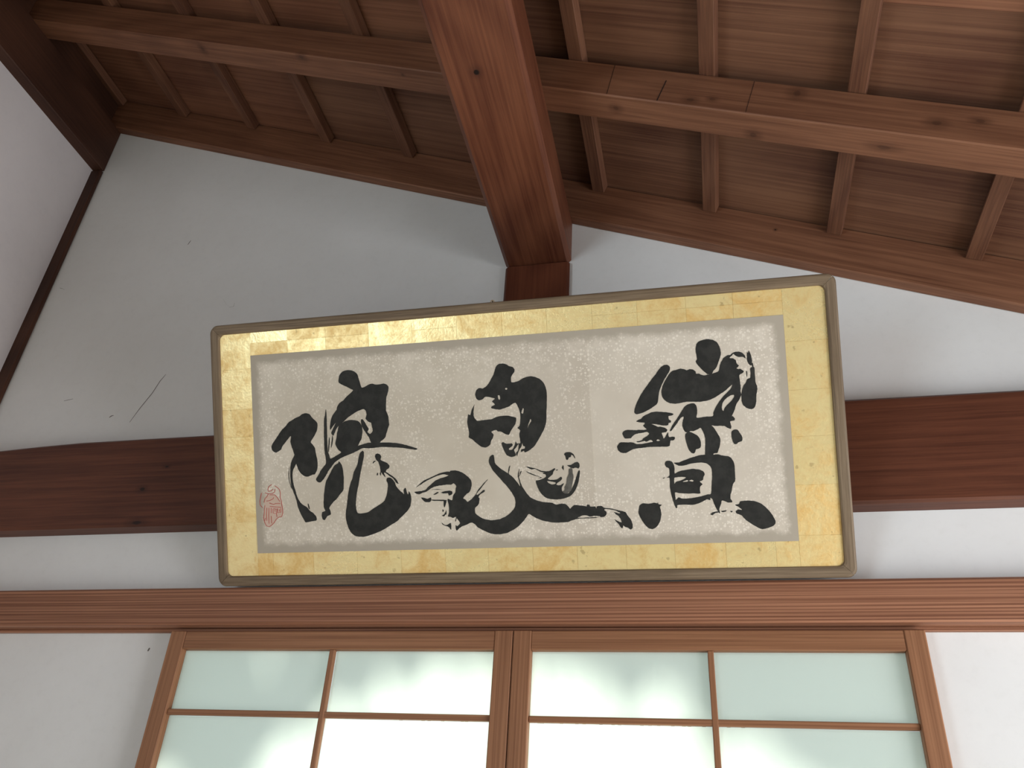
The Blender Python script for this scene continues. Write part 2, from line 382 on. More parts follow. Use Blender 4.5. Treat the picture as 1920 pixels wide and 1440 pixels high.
def screen(x0, x1, label):
    zt, zb = 1.8655, 0.005
    r = empty('sliding_screen', ((x0 + x1) / 2, (YF + YB) / 2, zb))
    tag(r, label, 'sliding screen')
    o = r.location
    sw, rh = 0.0415, 0.0415
    d = YB - YF; yc = (YF + YB) / 2
    for xx in (x0 + sw / 2, x1 - sw / 2):
        member('stile', (xx, yc, (zt + zb) / 2), (zt - zb, sw - 0.0006, d), RZ, M_shoji, 0.002, r, o)
    member('rail', ((x0 + x1) / 2, yc + 0.0005, zt - rh / 2 - 0.0005), (x1 - x0 - 2 * sw + 0.001, d - 0.001, rh), RX, M_shoji, 0.002, r, o)
    member('rail', ((x0 + x1) / 2, yc, zb + 0.03), (x1 - x0 - 2 * sw + 0.001, d, 0.06), RX, M_shoji, 0.002, r, o)
    xi0, xi1 = x0 + sw, x1 - sw; xm = (xi0 + xi1) / 2
    mz = [1.6817 - 0.1515 * i for i in range(7)]
    ym = yc - 0.0005; dm = 0.014
    mw = 0.0125
    ymu = YF + 0.0125
    zl = mz[-1]
    member('muntin', (xm, ymu, (zt - rh + zl) / 2), (zt - rh - zl, mw, dm), RZ, M_shoji, 0.0015, r, o)
    for z in mz:
        member('muntin', (xm, ymu + 0.0006, z), (xi1 - xi0, dm - 0.001, mw), RX, M_shoji, 0.0015, r, o)
    member('lower_panel', (xm, yc, (zl - mw / 2 + zb + 0.06) / 2), (xi1 - xi0, 0.008, zl - mw / 2 - zb - 0.06), RX, M_shoji, 0.001, r, o)
    zs = [zt - rh] + mz
    for i in range(len(zs) - 1):
        za = zs[i] - (mw / 2 if i else 0); zc_ = zs[i + 1] + mw / 2
        for a, b in ((xi0, xm - mw / 2), (xm + mw / 2, xi1)):
            bm = box_bm(a + 0.0002, b - 0.0002, ymu + dm / 2 + 0.0005, ymu + dm / 2 + 0.0035, zc_ + 0.0002, za - 0.0002)
            me = bm_mesh(bm, 'pane')
            me.transform(Matrix.Translation(-Vector(o)))
            mesh_obj('pane', me, M_pane, r)
    return r
screen(-1.268, -0.4160, 'cedar-framed frosted sliding screen below the panel end that bears the red seal')
screen(-0.4150, 0.4335, 'cedar-framed frosted sliding screen below the panel end farther from the red seal')

# ------------------------------------------------------------------ the framed calligraphy, leaning out from the wall
FW, FH, LEAN = 1.4822, 0.6456, 0.5177
FB = Vector((-1.1614, -0.0495, 1.9690))
fr = empty('framed_calligraphy', FB, (LEAN, 0, 0))
tag(fr, 'long gilt-bordered calligraphy panel in a grey-brown wood frame leaning over the lintel', 'framed calligraphy')
def rrect(d, r, u0=0.0, u1=FW, v0=0.0, v1=FH, seg=8):
    """rounded rectangle inset by d; returns four corner arcs (BL, BR, TR, TL)"""
    a0, a1, b0, b1 = u0 + d, u1 - d, v0 + d, v1 - d
    arcs = []
    for (cu, cv, st) in ((a0 + r, b0 + r, math.pi), (a1 - r, b0 + r, 1.5 * math.pi), (a1 - r, b1 - r, 0), (a0 + r, b1 - r, 0.5 * math.pi)):
        arcs.append([(cu + r * math.cos(st + i / seg * math.pi / 2), cv + r * math.sin(st + i / seg * math.pi / 2)) for i in range(seg + 1)])
    return arcs
FR_W = 0.0245
prof = [(0.0, 0.034, 0.020), (0.0, 0.005, 0.020), (0.0015, 0.0015, 0.020), (0.005, 0.0, 0.019), (0.0195, 0.0, 0.015), (0.023, 0.0015, 0.014), (FR_W, 0.005, 0.014), (FR_W, 0.034, 0.014)]
loops = [(rrect(d, r), h) for d, h, r in prof]
for side in range(4):                                        # bottom, right, top, left; each mitred at the corner's middle
    bm = bmesh.new(); rows = []
    nx = (side + 1) % 4
    for arcs, h in loops:
        path = arcs[side][4:] + arcs[nx][:5]
        g_ = 0.0004
        sh_ = ((g_, 0), (0, g_), (-g_, 0), (0, -g_))[side]
        path = [(path[0][0] + sh_[0], path[0][1] + sh_[1])] + path[1:-1] + [(path[-1][0] - sh_[0], path[-1][1] - sh_[1])]
        rows.append([bm.verts.new((u, h, v)) for u, v in path])
    m_ = len(rows)
    for a in range(m_):
        A, B = rows[a], rows[(a + 1) % m_]
        for i in range(len(A) - 1): bm.faces.new((A[i], A[i + 1], B[i + 1], B[i]))
    bm.faces.new([rw[0] for rw in rows]); bm.faces.new([rw[-1] for rw in rows][::-1])
    if side in (1, 3):
        # grain along local x: stand the upright rails on a turned local frame
        T = Matrix(((0, 0, 1, 0), (0, 1, 0, 0), (-1, 0, 0, 0), (0, 0, 0, 1)))
        me = bm_mesh(bm, 'frame_rail'); me.transform(T.inverted())
        o = mesh_obj('frame_rail', me, M_frame, fr); o.matrix_local = T
    else:
        o = mesh_obj('frame_rail', bm_mesh(bm, 'frame_rail'), M_frame, fr)
    for p_ in o.data.polygons: p_.use_smooth = False
bk = mesh_obj('backing_board', bm_mesh(box_bm(0.012, FW - 0.012, 0.022, 0.030, 0.012, FH - 0.012), 'backing_board'), M_back, fr)

def gold_material():
    t = NT('gold_leaf')
    tc = t.new('ShaderNodeTexCoord').outputs['Object']
    rnd = t.new('ShaderNodeObjectInfo').outputs['Random']
    a = t.noise(tc, 16.0, 7.0, 0.72, 0.6); b = t.noise(tc, 90.0, 4.0, 0.7)
    v = t.math('ADD', t.math('MULTIPLY', a, 0.75), t.math('ADD', t.math('MULTIPLY', b, 0.25), t.math('MULTIPLY', t.math('SUBTRACT', rnd, 0.5), 0.16)))
    worn = t.step(v, 0.36, 0.72)
    col = t.mix(worn, srgb(255, 235, 174), srgb(230, 190, 118))
    spots = t.math('SUBTRACT', 1.0, t.step(t.noise(tc, 55.0, 2.0, 0.5), 0.24, 0.31))
    col = t.mix(t.math('MULTIPLY', spots, 0.4), col, srgb(150, 122, 76))
    t.base(col); t.p.inputs['Metallic'].default_value = 0.5
    t.rough(t.math('ADD', 0.26, t.math('ADD', t.math('MULTIPLY', worn, 0.18), t.math('MULTIPLY', rnd, 0.08))))
    t.bump(t.math('ADD', b, t.math('MULTIPLY', a, 0.8)), 0.35, 0.002)
    return t.m
M_gold = gold_material()
M_goldbase = simple('gold_ground', (206, 168, 92), 0.5, 0.4).m
# gilded mount: a rounded ring carrying squares of leaf
GU0, GU1, GV0, GV1 = 0.0235, FW - 0.0235, 0.0235, FH - 0.0235
PU0, PU1, PV0, PV1 = 0.1066, 1.3700, 0.0787, 0.5642
gb = mesh_obj('gold_border', bm_mesh(box_bm(0.014, FW - 0.014, 0.0075, 0.020, 0.014, FH - 0.014), 'gold_border'), M_goldbase, fr)
def leaf(u0, u1, v0, v1):
    g = 0.0002; h = 0.0062 + random.uniform(0, 0.0006)
    bm = box_bm(u0 + g, u1 - g, h, 0.0078, v0 + g, v1 - g)
    o = mesh_obj('gold_leaf', bm_mesh(bm, 'gold_leaf'), M_gold, gb)
def band(a, b, first):
    cuts = [a]; x = a + first
    while x < b - 0.03: cuts.append(x); x += 0.106 + random.uniform(-0.006, 0.006)
    cuts.append(b); return list(zip(cuts[:-1], cuts[1:]))
for a, b in ((0.0150, 0.155), (0.155, 0.2585), (0.2585, 0.364), (0.364, 0.4330), (0.4330, 0.532), (0.532, FH - 0.015)): leaf(0.015, PU0, a, b)
for a, b in band(0.015, FH - 0.015, 0.075): leaf(PU1, FW - 0.015, a, b)
for a, b in band(PU0, PU1, 0.10):
    if random.random() < 0.35: leaf(a, b, PV1, PV1 + 0.031); leaf(a, b, PV1 + 0.031, FH - 0.015)
    else: leaf(a, b, PV1, FH - 0.015)
for a, b in band(PU0, PU1, 0.04): leaf(a, b, 0.015, PV0)

def paper_material():
    t = NT('flecked_paper')
    tc = t.new('ShaderNodeTexCoord').outputs['Object']
    sx = t.new('ShaderNodeSeparateXYZ'); t.t.links.new(tc, sx.inputs[0]); u, v = sx.outputs[0], sx.outputs[2]
    wob = t.math('MULTIPLY', t.math('SUBTRACT', t.noise(tc, 22.0, 4.0, 0.7), 0.5), 0.030)
    eu = t.math('MINIMUM', t.math('SUBTRACT', u, PU0), t.math('SUBTRACT', PU1, u))
    ev = t.math('MINIMUM', t.math('SUBTRACT', v, PV0), t.math('SUBTRACT', PV1, v))
    ed = t.math('ADD', t.math('MINIMUM', eu, ev), wob)
    inner = t.step(ed, 0.012, 0.032)
    near = t.math('SUBTRACT', 1.0, t.step(ed, 0.03, 0.13))
    big = t.noise(tc, 4.0, 4.0, 0.6)
    base = t.mix(t.step(big, 0.35, 0.68), srgb(196, 186, 169), srgb(210, 201, 185))
    # the joined sheet: a slightly greyer length of paper ending at a seam
    seam = t.math('MULTIPLY', t.math('SUBTRACT', 1.0, t.step(u, 0.940, 0.9425)), t.step(u, 0.66, 0.86))
    base = t.mix(t.math('MULTIPLY', seam, 0.45), base, srgb(184, 173, 159))
    base = t.mix(t.step(u, 0.941, 0.944), base, t.mix(0.25, base, srgb(210, 201, 190)))
    col = t.mix(inner, srgb(172, 163, 148), base)
    def flecks(scale, r0, r1, prob):
        vo = t.new('ShaderNodeTexVoronoi'); vo.inputs['Scale'].default_value = scale; t.t.links.new(tc, vo.inputs['Vector'])
        dot = t.math('SUBTRACT', 1.0, t.step(vo.outputs['Distance'], r0, r1))
        sc = t.new('ShaderNodeSeparateColor'); t.t.links.new(vo.outputs['Color'], sc.inputs[0])
        return t.math('MULTIPLY', dot, t.math('LESS_THAN', sc.outputs[0], prob))
    dens = t.math('ADD', t.math('MULTIPLY', near, 0.8), t.math('MULTIPLY', t.step(t.noise(tc, 9.0, 3.0), 0.40, 0.60), 0.75), clamp=True)
    f = t.math('MAXIMUM', t.math('MULTIPLY', flecks(120.0, 0.22, 0.46, 0.42), 1.0), t.math('MAXIMUM', flecks(210.0, 0.2, 0.5, 0.5), t.math('MULTIPLY', flecks(52.0, 0.10, 0.22, 0.14), 1.0)))
    f = t.math('MULTIPLY', t.math('MULTIPLY', f, dens), t.math('MULTIPLY', inner, 0.62))
    col = t.mix(f, col, srgb(238, 231, 218))
    haze = t.math('MULTIPLY', t.math('MULTIPLY', near, inner), t.math('MULTIPLY', t.step(t.noise(tc, 26.0, 5.0, 0.7), 0.4, 0.7), 0.55))
    col = t.mix(haze, col, srgb(222, 213, 198))
    t.base(col); t.rough(0.9); t.p.inputs['Specular IOR Level'].default_value = 0.15
    return t.m
pa = mesh_obj('paper_sheet', bm_mesh(box_bm(PU0, PU1, 0.0056, 0.0078, PV0, PV1), 'paper_sheet'), paper_material(), fr)

def ink_material(name, c0, c1):
    t = NT(name); tc = t.new('ShaderNodeTexCoord').outputs['Object']
    t.base(t.mix(t.step(t.noise(tc, 45.0, 4.0, 0.65), 0.35, 0.7), srgb(*c0), srgb(*c1))); t.rough(0.7)
    t.p.inputs['Specular IOR Level'].default_value = 0.2
    return t.m
M_ink = ink_material('black_ink', (40, 40, 38), (52, 52, 49))
M_grey = ink_material('thin_grey_ink', (72, 70, 66), (104, 101, 94))
M_red = ink_material('red_seal_ink', (178, 84, 78), (190, 104, 96))
M_pink = ink_material('pink_seal_ink', (200, 176, 158), (204, 180, 164))
INK = {"one":[[[[1545,3378],[1578,3445],[1671,3562],[1742,3654],[1828,3758],[1935,3848],[2028,3945],[2088,3975],[2208,4037],[2312,4072],[2387,4121],[2476,4137],[2577,4111],[2632,4034],[2701,3969],[2764,3898],[2778,3830],[2760,3710],[2700,3606],[2638,3515],[2583,3437],[2631,3367],[2686,3284],[2702,3176],[2718,3094],[2737,2986],[2736,2866],[2720,2759],[2658,2655],[2599,2644],[2467,2602],[2380,2623],[2281,2697],[2220,2807],[2188,2903],[2174,2917],[2127,2838],[2087,2759],[2070,2651],[2069,2587],[2080,2492],[2097,2397],[2135,2261],[2167,2139],[2220,2030],[2290,1948],[2417,1863],[2486,1781],[2570,1725],[2639,1643],[2660,1575],[2634,1536],[2489,1520],[2386,1503],[2344,1531],[2250,1708],[2184,1871],[2135,2087],[2070,2264],[2024,2400],[2012,2549],[2013,2710],[2024,2845],[2044,2949],[2092,3055],[2140,3134],[2121,3216],[2076,3353],[2051,3462],[2067,3604],[1988,3533],[1918,3455],[1841,3378],[1793,3285],[1702,3235],[1642,3220],[1570,3268],[1546,3324]]],[[[3375,4827],[3375,4918],[3408,5015],[3485,5086],[3592,5114],[3705,5102],[3800,5058],[3861,4993],[3886,4900],[3914,4808],[3951,4677],[4023,4680],[4122,4726],[4219,4750],[4314,4722],[4425,4722],[4521,4731],[4599,4696],[4636,4641],[4624,4552],[4596,4463],[4569,4405],[4554,4256],[4546,4091],[4574,4014],[4594,3938],[4604,3818],[4608,3743],[4564,3641],[4527,3538],[4483,3435],[4392,3372],[4326,3316],[4151,3324],[4094,3454],[4034,3548],[3974,3641],[3923,3734],[3902,3811],[3903,3901],[3931,3915],[3970,3882],[4029,3774],[4088,3665],[4053,3607],[4114,3551],[4181,3608],[4184,3675],[4164,3766],[4151,3820],[4096,3838],[4050,3885],[4020,3925],[4048,4014],[4036,4105],[3983,4153],[3918,4142],[3820,4109],[3704,4048],[3588,3986],[3487,3908],[3386,3823],[3302,3767],[3233,3664],[3179,3561],[3125,3624],[3170,3713],[3250,3861],[3190,3803],[3104,3701],[3100,3792],[3131,3943],[3177,4047],[3237,4120],[3289,4177],[3308,4252],[3377,4340],[3477,4394],[3562,4480],[3730,4614],[3668,4656],[3573,4715],[3462,4768]]],[[[3327,3781],[3403,3837],[3486,3886],[3601,3910],[3713,3904],[3825,3875],[3886,3811],[3922,3719],[3924,3598],[3893,3449],[3841,3362],[3797,3288],[3802,3284],[3910,3312],[4024,3340],[4165,3346],[4333,3338],[4529,3329],[4723,3309],[4888,3278],[5052,3231],[5187,3185],[5281,3146],[5239,3121],[5102,3144],[4870,3187],[4634,3208],[4384,3227],[4243,3217],[4074,3212],[3905,3220],[3790,3172],[3645,3112],[3443,3048],[3282,2975],[3179,2907],[3104,2823],[3013,2720],[2951,2619],[2880,2528],[2805,2457],[2747,2453],[2691,2495],[2686,2542],[2740,2614],[2802,2718],[2863,2796],[2939,2873],[2963,2939],[2955,3060],[2939,3138],[2933,3326],[2936,3540],[2945,3754],[2954,3955],[2981,4062],[3009,4205],[3025,4086],[3023,3885],[3019,3616],[3014,3349],[3020,3174],[3072,3038],[3036,3080],[3083,3011],[3215,3065],[3362,3145],[3307,3194],[3253,3270],[3221,3359],[3239,3445],[3258,3511],[3271,3601],[3299,3691]]],[[[3294,2938],[3354,2855],[3384,2734],[3398,2574],[3390,2388],[3376,2250],[3293,2153],[3203,2050],[3084,1948],[3008,1857],[2992,1818],[3018,1764],[3025,1671],[2941,1640],[2895,1582],[2858,1543],[2808,1571],[2795,1651],[2808,1731],[2889,1768],[2863,1822],[2853,1929],[2869,2128],[2899,2300],[2942,2472],[3012,2589],[3090,2720],[3182,2849],[3270,2892]]],[[[3908,3160],[3940,3119],[3932,3023],[3894,2866],[3854,2725],[3812,2552],[3769,2363],[3728,2206],[3694,2033],[3678,1875],[3704,1700],[3805,1673],[3975,1700],[4148,1797],[4320,1893],[4407,1961],[4463,2085],[4495,2225],[4509,2351],[4479,2423],[4500,2493],[4583,2490],[4678,2392],[4707,2296],[4769,2215],[4833,2150],[4904,2093],[4892,2180],[4945,2240],[4972,2130],[5003,2082],[5023,2159],[5061,2080],[5073,1985],[5059,1876],[5030,1784],[4942,1677],[4803,1556],[4665,1443],[4529,1377],[4375,1287],[4187,1213],[4033,1162],[3829,1120],[3628,1149],[3513,1247],[3444,1407],[3412,1566],[3415,1709],[3448,1867],[3484,2088],[3517,2246],[3567,2403],[3624,2528],[3664,2669],[3757,2825],[3798,2982],[3838,3107]]],[[[4224,3050],[4276,3079],[4342,3053],[4373,2996],[4353,2925],[4435,2882],[4516,2839],[4572,2774],[4544,2712],[4492,2683],[4473,2636],[4554,2585],[4667,2502],[4730,2437],[4775,2341],[4711,2375],[4649,2471],[4552,2538],[4455,2613],[4421,2607],[4459,2510],[4402,2560],[4355,2625],[4343,2547],[4317,2595],[4340,2657],[4321,2784],[4292,2881],[4251,2914],[4221,2987]]],[[[4148,2855],[4183,2901],[4234,2907],[4199,2877],[4161,2847]]],[[[4254,2621],[4275,2605],[4260,2558],[4240,2570]]],[[[3155,3562],[3168,3485],[3136,3335],[3104,3261],[3127,3427]]],[[[3066,3521],[3083,3444],[3042,3188],[3024,3189],[3042,3340]]],[[[1993,2860],[1977,2766],[1963,2658],[1975,2523],[2013,2374],[2036,2332],[1992,2509],[1978,2658],[1994,2765]]],[[[2442,1942],[2464,1942],[2487,1821],[2459,1835]]]],
"two":[[[[7254,4888],[7292,4967],[7361,5006],[7453,5010],[7527,4988],[7591,4942],[7673,4917],[7716,4857],[7703,4792],[7655,4738],[7622,4659],[7629,4569],[7704,4564],[7805,4590],[7907,4641],[8007,4667],[8106,4672],[8204,4646],[8299,4591],[8376,4505],[8419,4398],[8436,4268],[8432,4107],[8409,3867],[8389,3627],[8352,3500],[8279,3359],[8189,3219],[8101,3095],[7997,3004],[7862,2937],[7831,2979],[7764,2950],[7775,3014],[7850,3027],[7861,3074],[7821,3092],[7808,3149],[7779,3078],[7734,3016],[7697,2937],[7668,2866],[7648,2939],[7701,3001],[7716,3138],[7663,3068],[7605,3006],[7638,2915],[7636,2875],[7543,2850],[7430,2893],[7369,3001],[7333,3099],[7320,3181],[7363,3195],[7444,3159],[7560,3161],[7574,3112],[7488,3044],[7502,3011],[7569,3024],[7624,3118],[7653,3197],[7676,3156],[7759,3160],[7756,3257],[7746,3370],[7775,3450],[7712,3502],[7765,3563],[7786,3659],[7795,3821],[7776,3919],[7740,4018],[7694,4086],[7626,4065],[7541,4013],[7439,3979],[7321,3953],[7204,3968],[7122,3997],[7133,4037],[7210,4073],[7147,4150],[7217,4211],[7151,4232],[7052,4262],[6985,4266],[6923,4213],[6829,4194],[6773,4238],[6752,4338],[6783,4434],[6853,4479],[6937,4466],[7015,4502],[7086,4571],[7150,4673],[7214,4767]],[[7288,4273],[7330,4278],[7342,4204],[7308,4182]],[[7498,4447],[7526,4421],[7495,4398],[7471,4424]],[[7860,3946],[7884,3929],[7862,3833],[7822,3851]],[[8027,3695],[8041,3646],[7987,3568],[7941,3473],[7972,3585]]],[[[6562,3881],[6609,3867],[6649,3983],[6723,4102],[6701,4013],[6688,3915],[6699,3800],[6771,3722],[6855,3726],[6990,3735],[7125,3744],[7211,3780],[7329,3801],[7463,3807],[7561,3785],[7684,3746],[7687,3665],[7658,3585],[7596,3508],[7542,3429],[7505,3366],[7423,3379],[7326,3440],[7243,3453],[7203,3487],[7093,3452],[7139,3385],[7118,3305],[7073,3242],[7052,3162],[6956,3098],[6840,3115],[6726,3202],[6630,3296],[6545,3350],[6562,3463],[6536,3612],[6531,3743]]],[[[6065,2596],[6153,2599],[6228,2589],[6314,2556],[6411,2498],[6494,2422],[6547,2348],[6561,2264],[6537,2169],[6495,2087],[6425,2041],[6339,1949],[6393,1911],[6440,1861],[6517,1907],[6595,1976],[6648,2033],[6703,2127],[6794,2219],[6886,2311],[6950,2357],[6832,2230],[6766,2149],[6687,2068],[6659,2009],[6735,2042],[6813,2111],[6863,2121],[6848,2074],[6746,2018],[6706,1960],[6729,1923],[6697,1793],[6619,1724],[6604,1665],[6613,1593],[6680,1531],[6782,1470],[6914,1430],[7033,1422],[7183,1443],[7335,1504],[7458,1593],[7545,1691],[7573,1805],[7557,1920],[7497,2037],[7401,2170],[7289,2304],[7178,2439],[7080,2559],[7019,2677],[6994,2780],[7022,2873],[7084,2921],[7121,2905],[7131,2817],[7141,2723],[7232,2624],[7332,2548],[7418,2487],[7433,2479],[7454,2601],[7494,2657],[7475,2571],[7454,2471],[7532,2396],[7629,2277],[7704,2173],[7664,2376],[7668,2462],[7704,2576],[7690,2461],[7686,2375],[7716,2259],[7755,2157],[7836,2025],[7918,1922],[8003,1869],[8103,1830],[8217,1797],[8304,1787],[8356,1781],[8432,1768],[8516,1728],[8615,1746],[8711,1738],[8773,1693],[8824,1628],[8869,1669],[8925,1704],[9042,1695],[9169,1670],[9201,1663],[9214,1705],[9267,1698],[9286,1660],[9392,1657],[9416,1614],[9440,1661],[9541,1663],[9581,1630],[9654,1612],[9738,1604],[9832,1580],[9914,1556],[10007,1532],[10069,1504],[10106,1430],[10164,1355],[10199,1250],[10200,1166],[10150,1124],[10090,1169],[10029,1187],[9994,1219],[9980,1162],[9939,1173],[9896,1248],[9808,1355],[9900,1310],[9961,1288],[9945,1361],[9907,1425],[9836,1480],[9807,1523],[9921,1488],[9942,1498],[9841,1553],[9716,1583],[9611,1592],[9594,1572],[9639,1528],[9630,1465],[9580,1425],[9505,1416],[9475,1438],[9359,1452],[9262,1434],[9200,1463],[9093,1466],[9038,1441],[8983,1422],[9069,1414],[9250,1419],[9463,1420],[9356,1400],[9196,1399],[9025,1399],[8939,1386],[8851,1362],[8763,1333],[8655,1325],[8515,1321],[8385,1333],[8331,1344],[8179,1379],[8051,1432],[7952,1492],[7874,1537],[7820,1482],[7741,1384],[7618,1273],[7495,1191],[7344,1123],[7194,1098],[7061,1099],[6928,1127],[6782,1195],[6665,1256],[6580,1345],[6502,1381],[6388,1337],[6273,1298],[6196,1247],[6144,1206],[6121,1249],[6125,1332],[6162,1307],[6227,1365],[6223,1401],[6158,1487],[6130,1416],[6118,1440],[6148,1523],[6071,1502],[5998,1528],[5948,1541],[5977,1625],[5982,1708],[5980,1805],[5960,1902],[5969,1949],[6067,1910],[6098,2017],[6152,2087],[6169,2183],[6185,2242],[6125,2299],[6061,2271],[5961,2275],[5859,2267],[5758,2258],[5655,2238],[5552,2194],[5460,2136],[5343,2104],[5278,2076],[5202,2091],[5160,2135],[5243,2144],[5346,2153],[5436,2174],[5503,2244],[5582,2301],[5688,2382],[5817,2431],[5945,2462],[6023,2501],[6045,2561]]],[[[5203,2237],[5290,2312],[5409,2393],[5552,2448],[5694,2509],[5836,2557],[5963,2576],[6057,2566],[6029,2495],[5897,2519],[5796,2505],[5680,2473],[5563,2423],[5446,2373],[5315,2299]]],[[[5812,2093],[5877,2121],[6004,2135],[6078,2114],[6075,2054],[5998,2021],[5975,2076],[5875,2073]]],[[[5319,1996],[5376,1994],[5464,1967],[5554,1988],[5563,1927],[5523,1886],[5422,1890],[5360,1934]]],[[[5577,1939],[5766,1932],[5930,1921],[5929,1897],[5803,1901],[5601,1914]]],[[[5866,1905],[5928,1891],[5913,1831],[5877,1748],[5860,1797]]],[[[5818,1702],[5855,1688],[5833,1641]]],[[[5918,1686],[5913,1590],[5881,1579],[5860,1544],[5804,1564],[5862,1592],[5897,1651]]],[[[5790,1402],[5850,1352],[5913,1344],[6003,1384],[6018,1323],[6007,1228],[5960,1289],[5874,1327],[5812,1353]]],[[[5621,2058],[5725,2115],[5749,2096],[5671,2056]]],[[[5576,2174],[5728,2181],[5879,2157],[5728,2169]]],[[[8072,2286],[8134,2293],[8240,2326],[8308,2360],[8306,2416],[8255,2436],[8247,2460],[8313,2453],[8192,2485],[8119,2525],[8064,2556],[7987,2545],[7849,2620],[7933,2603],[8064,2569],[8194,2513],[8287,2491],[8381,2491],[8458,2521],[8516,2550],[8533,2527],[8483,2464],[8471,2418],[8421,2374],[8372,2339],[8352,2312],[8426,2291],[8548,2295],[8606,2321],[8654,2351],[8681,2327],[8664,2282],[8601,2238],[8562,2212],[8542,2185],[8564,2166],[8634,2163],[8720,2206],[8663,2107],[8664,2033],[8717,1976],[8800,1973],[8869,2044],[8931,2152],[8985,2278],[9028,2387],[9070,2477],[9097,2457],[9081,2348],[9046,2221],[9003,2104],[8941,2005],[8853,1917],[8720,1866],[8578,1844],[8439,1853],[8300,1885],[8201,1967],[8148,2043],[8115,2118],[8082,2212]],[[8331,2267],[8424,2254],[8530,2222],[8514,2197],[8439,2187],[8366,2221]]],[[[7862,2508],[7927,2478],[8056,2417],[8167,2375],[8222,2345],[8127,2340],[8185,2361],[8036,2406],[7907,2467]]],[[[8757,2849],[8788,2894],[8890,2898],[8954,2868],[8996,2801],[9003,2746],[8960,2812],[8924,2832],[8903,2787],[8865,2779],[8844,2734],[8806,2727],[8790,2764],[8783,2811]]],[[[8813,2607],[8902,2612],[8979,2655],[9054,2670],[9089,2632],[9094,2567],[9064,2523],[9000,2544],[8944,2528],[8871,2558]]],[[[8689,2557],[8716,2611],[8731,2583],[8726,2500],[8701,2529]]],[[[8551,2512],[8598,2519],[8573,2493]]],[[[7728,2504],[7757,2517],[7715,2431],[7699,2403],[7707,2459]]]],
